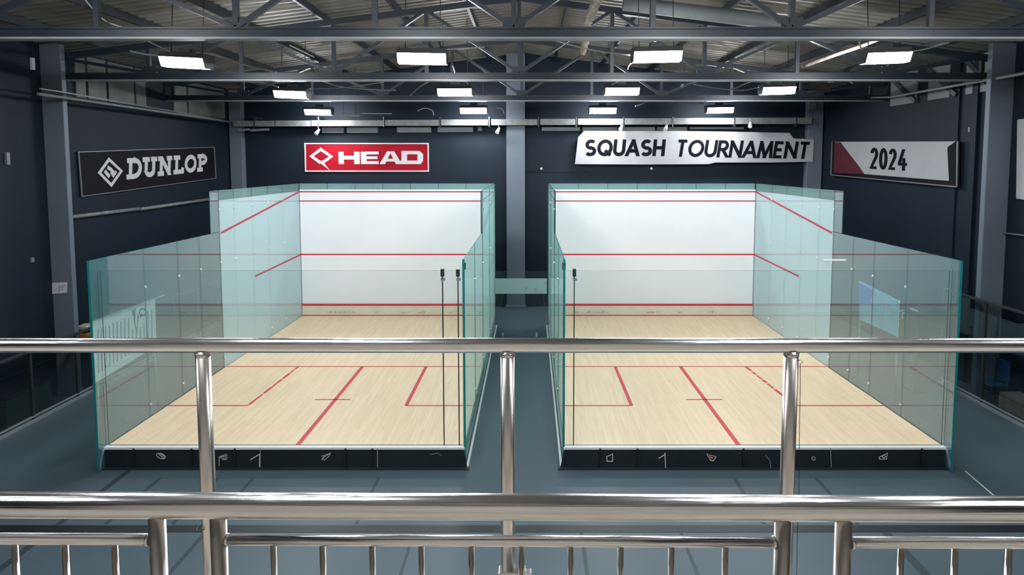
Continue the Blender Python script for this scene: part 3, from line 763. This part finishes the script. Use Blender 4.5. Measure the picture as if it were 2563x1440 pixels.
# things behind the screens
t = thing('storage_crate', 'dark crate with orange and yellow bands behind the left glass screen', 'crate', (-10.7, 16.4, ZG))
a = onX(221, 833, -10.6)
part(MB().box(-10.95, -10.55, 15.0, 15.5, ZG, a.z-.15), 'body', M['cardboard'], t, bevel=.02)
part(MB().box(-10.9, -10.6, 15.02, 15.4, a.z-.145, a.z-.02), 'band', M['orange'], t, 'orange band', bevel=.02)
part(MB().box(-10.88, -10.62, 15.04, 15.38, a.z+.07, a.z+.16), 'band', M['hose'], t, 'tan band', bevel=.02)
part(MB().box(-10.86, -10.64, 15.06, 15.36, a.z-.02, a.z+.07), 'body', M['black'], t)
t = thing('storage_crate', 'low dark green crate at the left end of the left screen', 'crate', (-10.7, 13.0, ZG))
part(MB().box(-10.98, -10.5, 12.5, 13.7, ZG, .25), 'body', M['cardboard'], t, bevel=.02)
part(MB().box(-10.99, -10.49, 12.48, 13.72, .25, .30), 'lid', M['black'], t, bevel=.01)
t = thing('storage_crate', 'teal plastic crate on the floor at the left edge', 'crate', (-10.7, 11.8, ZG))
part(MB().box(-10.95, -10.52, 11.5, 12.2, ZG, .02), 'body', M['bluecloth'], t, bevel=.02)
part(MB().box(-10.97, -10.5, 11.48, 12.22, .02, .06), 'rim', M['cyan'], t, bevel=.01)
t = thing('wooden_bench', 'tan wooden bench behind the right glass screen', 'bench', (10.4, 13, ZG))
part(MB().box(10.22, 10.68, 11.6, 13.6, -.02, .05), 'seat', M['bench'], t, bevel=.01)
part(MB().box(10.21, 10.24, 11.6, 13.6, -.28, -.03), 'front_board', M['bench'], t, bevel=.005)
for y in (11.75, 13.45):
    part(MB().box(10.27, 10.32, y-.03, y+.03, ZG, -.02), 'leg', M['bench'], t); part(MB().box(10.58, 10.63, y-.03, y+.03, ZG, -.02), 'leg', M['bench'], t)
t = thing('plastic_chair', 'dark blue plastic chair behind the right glass screen', 'chair', (10.42, 14.0, ZG))
part(MB().box(10.22, 10.64, 13.85, 14.25, .05, .09), 'seat', M['bluecloth'], t, bevel=.015)
part(MB().box(10.60, 10.64, 13.85, 14.25, .12, .62), 'backrest', M['bluecloth'], t, bevel=.02)
for dx in (.03, .38):
    for dy in (.03, .37): part(MB().tube([(10.22+dx, 13.85+dy, ZG), (10.22+dx, 13.85+dy, .06 if dx < .1 else .3)], .012, 8), 'leg', M['metal'], t)

# ------------------------------------------------------------ services on the walls and roof
def cable(px, Ys, r, mat, label, name='cable', cat='cable', sag=0, seg=8):
    pts = []
    Ys = Ys if isinstance(Ys, (list, tuple)) else [Ys]*len(px)
    ctrl = [onY(x, y, Y) for (x, y), Y in zip(px, Ys)]
    for i in range(len(ctrl)-1):
        p_1 = ctrl[max(i-1, 0)]; p0 = ctrl[i]; p1 = ctrl[i+1]; p2 = ctrl[min(i+2, len(ctrl)-1)]
        for k in range(6):
            s = k/6
            pts.append(.5*((2*p0)+(p1-p_1)*s+(2*p_1-5*p0+4*p1-p2)*s*s+(-p_1+3*p0-3*p1+p2)*s**3))
    pts.append(ctrl[-1])
    o = MB().tube(pts, r, seg).build(name, M[mat]); return tag(o, label, cat)
cable([(205, -10), (258, 48), (300, 66), (332, 73)], 10.2, .012, 'cable', 'pale cable drooping to the nearest truss at the top left')
cable([(362, 99), (395, 115), (432, 133)], 12.3, .012, 'cable', 'pale cable reaching the far left near light')
cable([(325, 128), (380, 138), (440, 137), (520, 134), (600, 158), (692, 181)], 12.5, .018, 'cable', 'thick pale cable sloping right from the far left near light')
cable([(524, 156), (550, 165), (568, 178)], 12.3, .011, 'cable', 'short pale cable end by the far left near light')
cable([(218, 201), (420, 199), (560, 203), (650, 206), (697, 218)], 16.6, .016, 'cable', 'long pale cable running to the far left middle light')
cable([(725, 113), (760, 130), (786, 143)], 13.5, .011, 'cable', 'short pale cable under the roof left of centre')
cable([(720, 196), (790, 200), (850, 216), (900, 222), (990, 226)], 16.8, .016, 'cable', 'pale cable running right from the far left middle light')
cable([(775, 222), (830, 221), (880, 217), (960, 206)], 17, .010, 'cable', 'thin cable rising right beside the left middle light')
cable([(1112, 124), (1160, 121), (1213, 118)], 12.5, .014, 'cable', 'straight pale cable right of the left centre near light')
cable([(1112, 124), (1128, 150), (1140, 184)], 12.5, .013, 'cable', 'pale cable hanging down right of the left centre near light')
cable([(1096, 98), (1100, 110), (1112, 124)], 12.5, .010, 'cabledark', 'dark cable feeding the left centre near light')
cable([(1158, 194), (1175, 215), (1195, 240)], 17.3, .016, 'hose', 'beige cable hanging beside the left centre middle light')
cable([(1025, 240), (1052, 216), (1085, 199)], 17.6, .022, 'tray', 'slanted grey conduit left of the left centre middle light', 'conduit', 'conduit')
cable([(1375, 98), (1450, 118), (1510, 130), (1580, 138)], 12.6, .016, 'cable', 'pale cable running to the right centre near light')
cable([(1570, 175), (1578, 160), (1600, 148)], 12.6, .010, 'hose', 'beige cable end left of the right centre near light')
cable([(1530, 213), (1560, 200), (1600, 196), (1640, 185)], 17.2, .012, 'cable', 'pale cable above the right centre middle light')
cable([(1590, 266), (1610, 258), (1622, 249)], 20.5, .03, 'tray', 'short curved conduit right of the right centre far light', 'conduit', 'conduit')
cable([(1736, 211), (1790, 220), (1830, 223), (1870, 208), (1905, 198)], 17, .014, 'cable', 'pale cable sagging toward the far right middle light')
cable([(1820, 224), (1860, 226), (1900, 218)], 17, .012, 'cable', 'lower pale cable reaching the far right middle light')
cable([(1958, 201), (2010, 192), (2060, 187), (2105, 190), (2135, 210)], 16.8, .014, 'cable', 'pale cable curving right of the far right middle light')
cable([(2012, 204), (2060, 200), (2078, 206), (2110, 198)], 17, .012, 'cable', 'wavy pale cable end right of the far right middle light')
cable([(2278, 129), (2320, 122), (2350, 112), (2375, 107)], 12.4, .014, 'cable', 'pale cable leaving the far right near light')
cable([(2150, 95), (2152, 112), (2158, 128)], 12.4, .018, 'hose', 'short beige cable above the far right near light')
cable([(2008, 167), (2080, 141), (2150, 117), (2215, 94), (2285, 88)], 12.9, .038, 'hose', 'long beige pipe slanting up behind the far right near light', 'pipe', 'pipe')
cable([(1720, 185), (1722, 200), (1732, 208)], 17.5, .009, 'cabledark', 'thin dark cable under the second truss on the right')
cable([(1045, 278), (1062, 271), (1082, 277), (1085, 289)], 21.5, .012, 'cable', 'small bent cable left of the left centre far light')
cable([(1240, 271), (1255, 272), (1262, 284)], 21.5, .010, 'cable', 'small bent cable right of the left centre far light')
cable([(905, 284), (980, 285)], 22, .014, 'cable', 'straight pale tube above the tray left of centre')
# ribbed hose
ctrl = [onY(x, y, 13.0) for x, y in ((1498, -6), (1482, 28), (1468, 62), (1466, 95), (1458, 138))]
pts = []; rad = []
for i in range(len(ctrl)-1):
    for k in range(12):
        pts.append(ctrl[i].lerp(ctrl[i+1], k/12)); rad.append((.085 if k % 3 else .105) * (1 if i < 3 else 1-.45*k/12))
pts.append(ctrl[-1]); rad.append(.03)
tag(MB().tube(pts, .08, 12, radii=rad).build('ribbed_hose', M['hose']), 'beige ribbed hose hanging from the roof right of centre', 'hose')
# wall conduits
def wallpipe(pts, r, mat, label, name='wall_conduit', cat='conduit'):
    tag(MB().tube(pts, r, 8).build(name, M[mat]), label, cat)
wallpipe([onX(95, 235, XL+.70), onX(575, 305, XL+.55)], .035, 'tray', 'long pale conduit high along the left wall')
wallpipe([onX(100, 222, XL+.72), onX(165, 232, XL+.68), onX(560, 301, XL+.55)], .018, 'beamlip', 'thin pipe just above the long conduit on the left wall')
wallpipe([onX(174, 544, XL+.06), onX(347, 523, XL+.06)], .05, 'tray', 'pale rail low on the left wall, its nearer half')
wallpipe([onX(350, 524, XL+.06), onX(540, 497, XL+.06)], .05, 'tray', 'pale rail low on the left wall, its farther half')
wallpipe([onX(2120, 247, XR-.4), onX(2230, 243, XR-.4), onX(2640, 170, XR-.4)], .035, 'beamlip', 'long grey conduit high along the right wall')
wallpipe([onX(2512, 583, XR-.08), onX(2640, 600, XR-.08)], .018, 'tray', 'thin pale pipe on the right wall by the picture edge')
for px, py, l in ((83, 160, 'small white bracket high on the left wall'), (20, 397, 'small pale bracket on the left wall near the picture edge')):
    a = onX(px, py, XL+.03); tag(MB().box(XL, XL+.05, a.y-.05, a.y+.03, a.z-.13, a.z+.13).build('wall_bracket', M['whitetrim' if py < 200 else 'tray']), l, 'bracket')
a = onX(82, 651, XL+.03); tag(MB().box(XL, XL+.04, a.y-.04, a.y+.04, a.z-.05, a.z+.05).build('wall_socket', M['tray']), 'small grey socket on the left wall', 'socket')
a = onX(2427, 324, XR-.03); tag(MB().box(XR-.05, XR, a.y-.03, a.y+.03, a.z-.06, a.z+.06).build('wall_bracket', M['tray']), 'small pale bracket on the right wall above the year sign', 'bracket')
# pale panels high on the side walls
for i, (xa, xb_, lb) in enumerate([(188, 215, 'nearest narrow'), (219, 266, 'second'), (270, 335, 'third, mottled'), (338, 364, 'fourth narrow'), (432, 466, 'fifth, beyond the gap'), (469, 560, 'farthest wide')]):
    ya = onX(xa, 190, XL+.03).y; yb = onX(xb_, 190, XL+.03).y
    o = MB().box(XL, XL+.04, ya, yb-.03, 6.62, 7.66).build('wall_panel', M['winpanel']); tag(o, 'pale grey upper panel on the left wall, the %s one' % lb, 'wall panel', 'pale panels high on the left wall')
for i, (ya, yb, lb) in enumerate([(14.9, 15.9, 'nearest'), (16.2, 17.4, 'middle'), (17.9, 19.2, 'farthest')]):
    o = MB().box(XR-.04, XR, ya, yb, 6.7, 7.6).build('wall_panel', M['vent']); tag(o, 'dull grey upper panel on the right wall, the %s one' % lb, 'wall panel', 'grey panels high on the right wall')
    part(MB().beam((XR-.08, ya, 6.72), (XR-.08, yb, 7.55), .03, .12), 'brace', M['beam'], o)
# cable tray
t = thing('cable_tray', 'long segmented grey cable tray across the back wall above the signs', 'cable tray', (0, YB-.5, 6.4))
yt = YB-.51
segs = [(588, 690), (692, 780), (782, 962), (965, 1100), (1105, 1222), (1230, 1345), (1352, 1440), (1446, 1560), (1562, 1680), (1684, 1835), (1838, 2028)]
for i, (xa, xb_) in enumerate(segs):
    pa = onY(xa, 303-(xa-588)/1440*9, yt); pb = onY(xb_, 317-(xa-588)/1440*7, yt)
    part(MB().box(pa.x, pb.x, yt-.12, yt+.12, pb.z, pa.z), 'tray_section', M['tray'], t)
for x in (640, 800, 962, 1102, 1225, 1348, 1442, 1560, 1682, 1836, 1990):
    p = onY(x, 300, yt); part(MB().box(p.x-.02, p.x+.02, yt-.14, yt+.13, p.z-.26, p.z+.10).box(p.x-.02, p.x+.02, yt+.13, YB-.003, p.z+.04, p.z+.10), 'bracket', M['metal'], t)
for i, (xa, xb_, yy) in enumerate([(805, 860, 333), (867, 945, 333), (993, 1079, 332), (1095, 1184, 331), (1196, 1206, 328), (1356, 1452, 328), (1458, 1545, 330), (1548, 1640, 328), (1645, 1720, 328), (1727, 1862, 324)]):
    p = onY(xa, 318, YB-.16); q = onY(xb_, yy, YB-.16)
    o = MB().box(p.x, q.x, YB-.16, YB-.003, q.z, p.z).build('wall_vent_box', M['vent']); o.modifiers.new('b', 'BEVEL').width = .01
    tag(o, 'grey box under the cable tray, number %s from the left along the back wall' % ['one', 'two', 'three', 'four', 'five', 'six', 'seven', 'eight', 'nine', 'ten'][i], 'vent box', 'grey boxes under the cable tray')
# small tubes and spots
t = thing('tube_light', 'unlit twin tube fitting at the far left under the cable tray', 'tube light', onY(637, 326, YB-.5))
for xa, xb_ in ((598, 625), (627, 673)):
    p = onY(xa, 327, YB-.5); q = onY(xb_, 324, YB-.5); part(MB().beam(p, q, .08, .08), 'tube', M['vent'] if xa < 600 else M['tray'], t)
p = onY(636, 318, YB-.45); part(MB().box(p.x-.02, p.x+.02, YB-.5, YB-.45, p.z-.1, p.z), 'bracket', M['metal'], t)
for i, (px, py, lb) in enumerate([(795, 331, 'above the red sign'), (1247, 327, 'left of the central column'), (1555, 320, 'above the tournament banner, its left end'), (1667, 320, 'above the tournament banner, nearer its middle'), (1878, 312, 'above the tournament banner, toward its right end')]):
    p = onY(px, py, YB-.66)
    t = thing('spotlight', 'small white spotlight on the cable tray, %s' % lb, 'spotlight', p, 'white spotlights under the cable tray')
    part(MB().tube([p+Vector((0, .05, .25)), p+Vector((.03, .02, .08))], .015, 6), 'arm', M['chrome'], t)
    part(MB().tube([p+Vector((.04, .06, .10)), p+Vector((-.04, -.08, -.08))], .07, 12, radii=[.04, .075]), 'lamp_head', M['whitetrim'], t)
for px, py, l in ((1355, 422, 'small round fixing on the back wall right of the central column'), (1630, 422, 'small round fixing on the back wall below the tournament banner'), (1707, 215, 'small white ball fitting beneath the second truss')):
    p = onY(px, py, YB-.02 if py > 300 else 17.0)
    o = MB().tube([p, p+Vector((0, -.05, 0))], .045, 10).build('wall_fixing', M['chrome']); tag(o, l, 'fixing')
p0, p1, p2 = onY(1318, 430, YB-.02), onY(1477, 430, YB-.02), onY(1477, 440, YB-.02)
tag(MB().tube([p0, p1, p2], .012, 6).build('wall_wire', M['cabledark']), 'thin dark wire on the back wall right of the central column', 'wire')
p0, p1 = onY(1258, 695, YB-.05), onY(1258, 784, YB-.05)
tag(MB().tube([(p0.x, YB-.05, ZG), (p0.x, YB-.05, p0.z)], .025, 8).build('wall_pipe', M['cabledark']), 'short dark upright pipe at the foot of the central column', 'pipe')
p = onY(2032, 255, YB-.32); tag(MB().box(p.x-.12, p.x+.12, YB-.42, YB-.3, p.z-.3, p.z+.3).build('junction_box', M['tray']), 'pale box on the far right corner column below the third truss', 'box')
for xa, xb_, y, l in ((850, 900, 289, 'left of centre'), (1700, 1760, 258, 'right of centre')):
    p = onY(xa, y, 22.2); q = onY(xb_, y+1, 22.2); t = thing('tube_light', 'unlit slim tube light %s above the cable tray' % l, 'tube light', p)
    part(MB().beam(p, q, .05, .05), 'tube', M['tray'], t)
    for f_ in (.2, .8):
        g_ = p.lerp(q, f_); part(MB().tube([g_, (g_.x, g_.y, roofz(g_.x)-.02)], .006, 6), 'hanger_rod', M['metal'], t)
# sheet metal ducts under the roof
for pts_, r, l in (([onY(1560, 8, 13.6), onY(1985, 62, 13.6)], .15, 'right'),):
    tag(MB().tube(pts_, r, 20).build('air_duct', M['vent']), 'round grey air duct slanting under the roof on the %s' % l, 'air duct')

# ------------------------------------------------------------ balustrades in front of the camera
def X_at(px, Y): return (px-PX)/F*Y*cs
# farther railing (at the balcony edge)
YR = 2.52
zr = onY(1300, 865, YR).z
t = thing('balustrade', 'farther stainless steel balustrade with a single top rail and three posts', 'railing', (0, YR, MZ), 'steel balustrades at the balcony edge')
part(MB().tube([(-9.8, YR, zr), (9.8, YR, zr)], .0295, 32), 'top_rail', M['steelx'], t)
for x in [onY(px, 890, YR).x for px in (508, 1270, 1980)] + [-1.27-1.17*i for i in range(1, 8)] + [1.03+1.17*i for i in range(1, 8)]:
    p = part(MB().tube([(x, YR, MZ), (x, YR, zr-.02)], .0285, 24), 'post', M['steelz'], t)
    part(MB().tube([(x, YR, zr-.045), (x, YR, zr-.028)], .0285, 24, radii=[.0285, .031]), 'weld_collar', M['steelz'], t)
    part(MB().tube([(x, YR, MZ), (x, YR, MZ+.02)], .055, 24), 'base_flange', M['steelz'], t)
x = onY(1285, 1430, YR-.02).x; z = onY(1285, 1436, YR-.02).z
part(MB().box(x-.062, x+.05, YR-.045, YR+.02, z-.02, z+.012), 'clamp', M['steelx'], t, bevel=.006)
part(MB().box(x+.045, x+.075, YR-.05, YR-.01, z-.02, z+.018), 'clamp', M['chrome'], t, bevel=.006)
part(MB().tube([(x+.037, YR-.03, z), (x+.037, YR-.03, onY(1300, 1352, YR).z)], .010, 12), 'stay_rod', M['steelz'], t)
# black cable tie round the left post, wire at the right post
xl = onY(512, 1320, YR).x; zt_ = onY(512, 1318, YR).z
tag(MB().tube([(xl+.03*math.cos(a), YR+.03*math.sin(a), zt_+.008*math.cos(a)) for a in [math.pi*2*i/18 for i in range(18)]], .0022, 6).build('cable_tie', M['cabledark']), 'thin black cable tie round the left post of the farther balustrade', 'cable tie')
pts = [onY(x, y, YR-.02) for x, y in ((1994, 905), (2003, 901), (2010, 906), (2003, 912), (2003, 960), (2001, 1080), (2000, 1220), (1996, 1330), (1994, 1440))]
tag(MB().tube(pts, .0012, 6).build('hanging_wire', M['cabledark']), 'thin dark wire hooked beside the right post of the farther balustrade', 'wire')
# nearer railing
YN_ = 1.45
t = thing('balustrade', 'nearer stainless steel balustrade with a thick top rail and thin balusters', 'railing', (0, YN_, MZ), 'steel balustrades at the balcony edge')
def nz(px, py): return onY(px, py, YN_)
zl, zr2 = nz(0, 1264).z, nz(2563, 1275).z; xl, xr = nz(0, 1264).x, nz(2563, 1275).x
sl = (zr2-zl)/(xr-xl)
zt2 = lambda x: zl + (x-xl)*sl
part(MB().tube([(xl-2.2, YN_, zt2(xl-2.2)), (xr+2.2, YN_, zt2(xr+2.2))], .0295, 32), 'top_rail', M['steelx'], t)
posts = [-1170, -1020, 395, 548, 1958, 2110, 3520, 3670]
for px in posts:
    x = nz(px, 1350).x
    part(MB().tube([(x, YN_, MZ), (x, YN_, zt2(x)-.02)], .0188, 24), 'post', M['steelz'], t)
    part(MB().tube([(x, YN_, MZ), (x, YN_, MZ+.015)], .04, 20), 'base_flange', M['steelz'], t)
zm = lambda x: zt2(x) - (nz(1000, 1270).z - nz(1000, 1355).z)
for a, b in ((-1002, 376), (567, 1939), (2129, 3502)):
    xa, xb_ = nz(a, 1355).x, nz(b, 1355).x
    part(MB().tube([(xa, YN_, zm(xa)), (xb_, YN_, zm(xb_))], .0127, 20), 'middle_rail', M['steelx'], t)
    part(MB().tube([(xa, YN_, MZ+.10), (xb_, YN_, MZ+.10)], .0127, 20), 'lower_rail', M['steelx'], t)
    for e, s_ in ((xa, 1), (xb_, -1)):
        part(MB().tube([(e, YN_, zm(e)), (e+s_*.006, YN_, zm(e))], .0145, 20), 'rail_ferrule', M['chrome'], t)
for px in [-90-125*i for i in range(1, 7)] + [2650+125*i for i in range(1, 7)] + [-90, 38, 164, 288, 685, 808, 932, 1055, 1180, 1305, 1428, 1553, 1680, 1815, 2255, 2390, 2525, 2650]:
    x = nz(px, 1390).x
    part(MB().tube([(x, YN_, MZ+.10), (x, YN_, zm(x)-.008)], .0073, 14), 'baluster', M['steelz'], t)

for o in bpy.data.objects:
    if 'base' in o: del o['base']
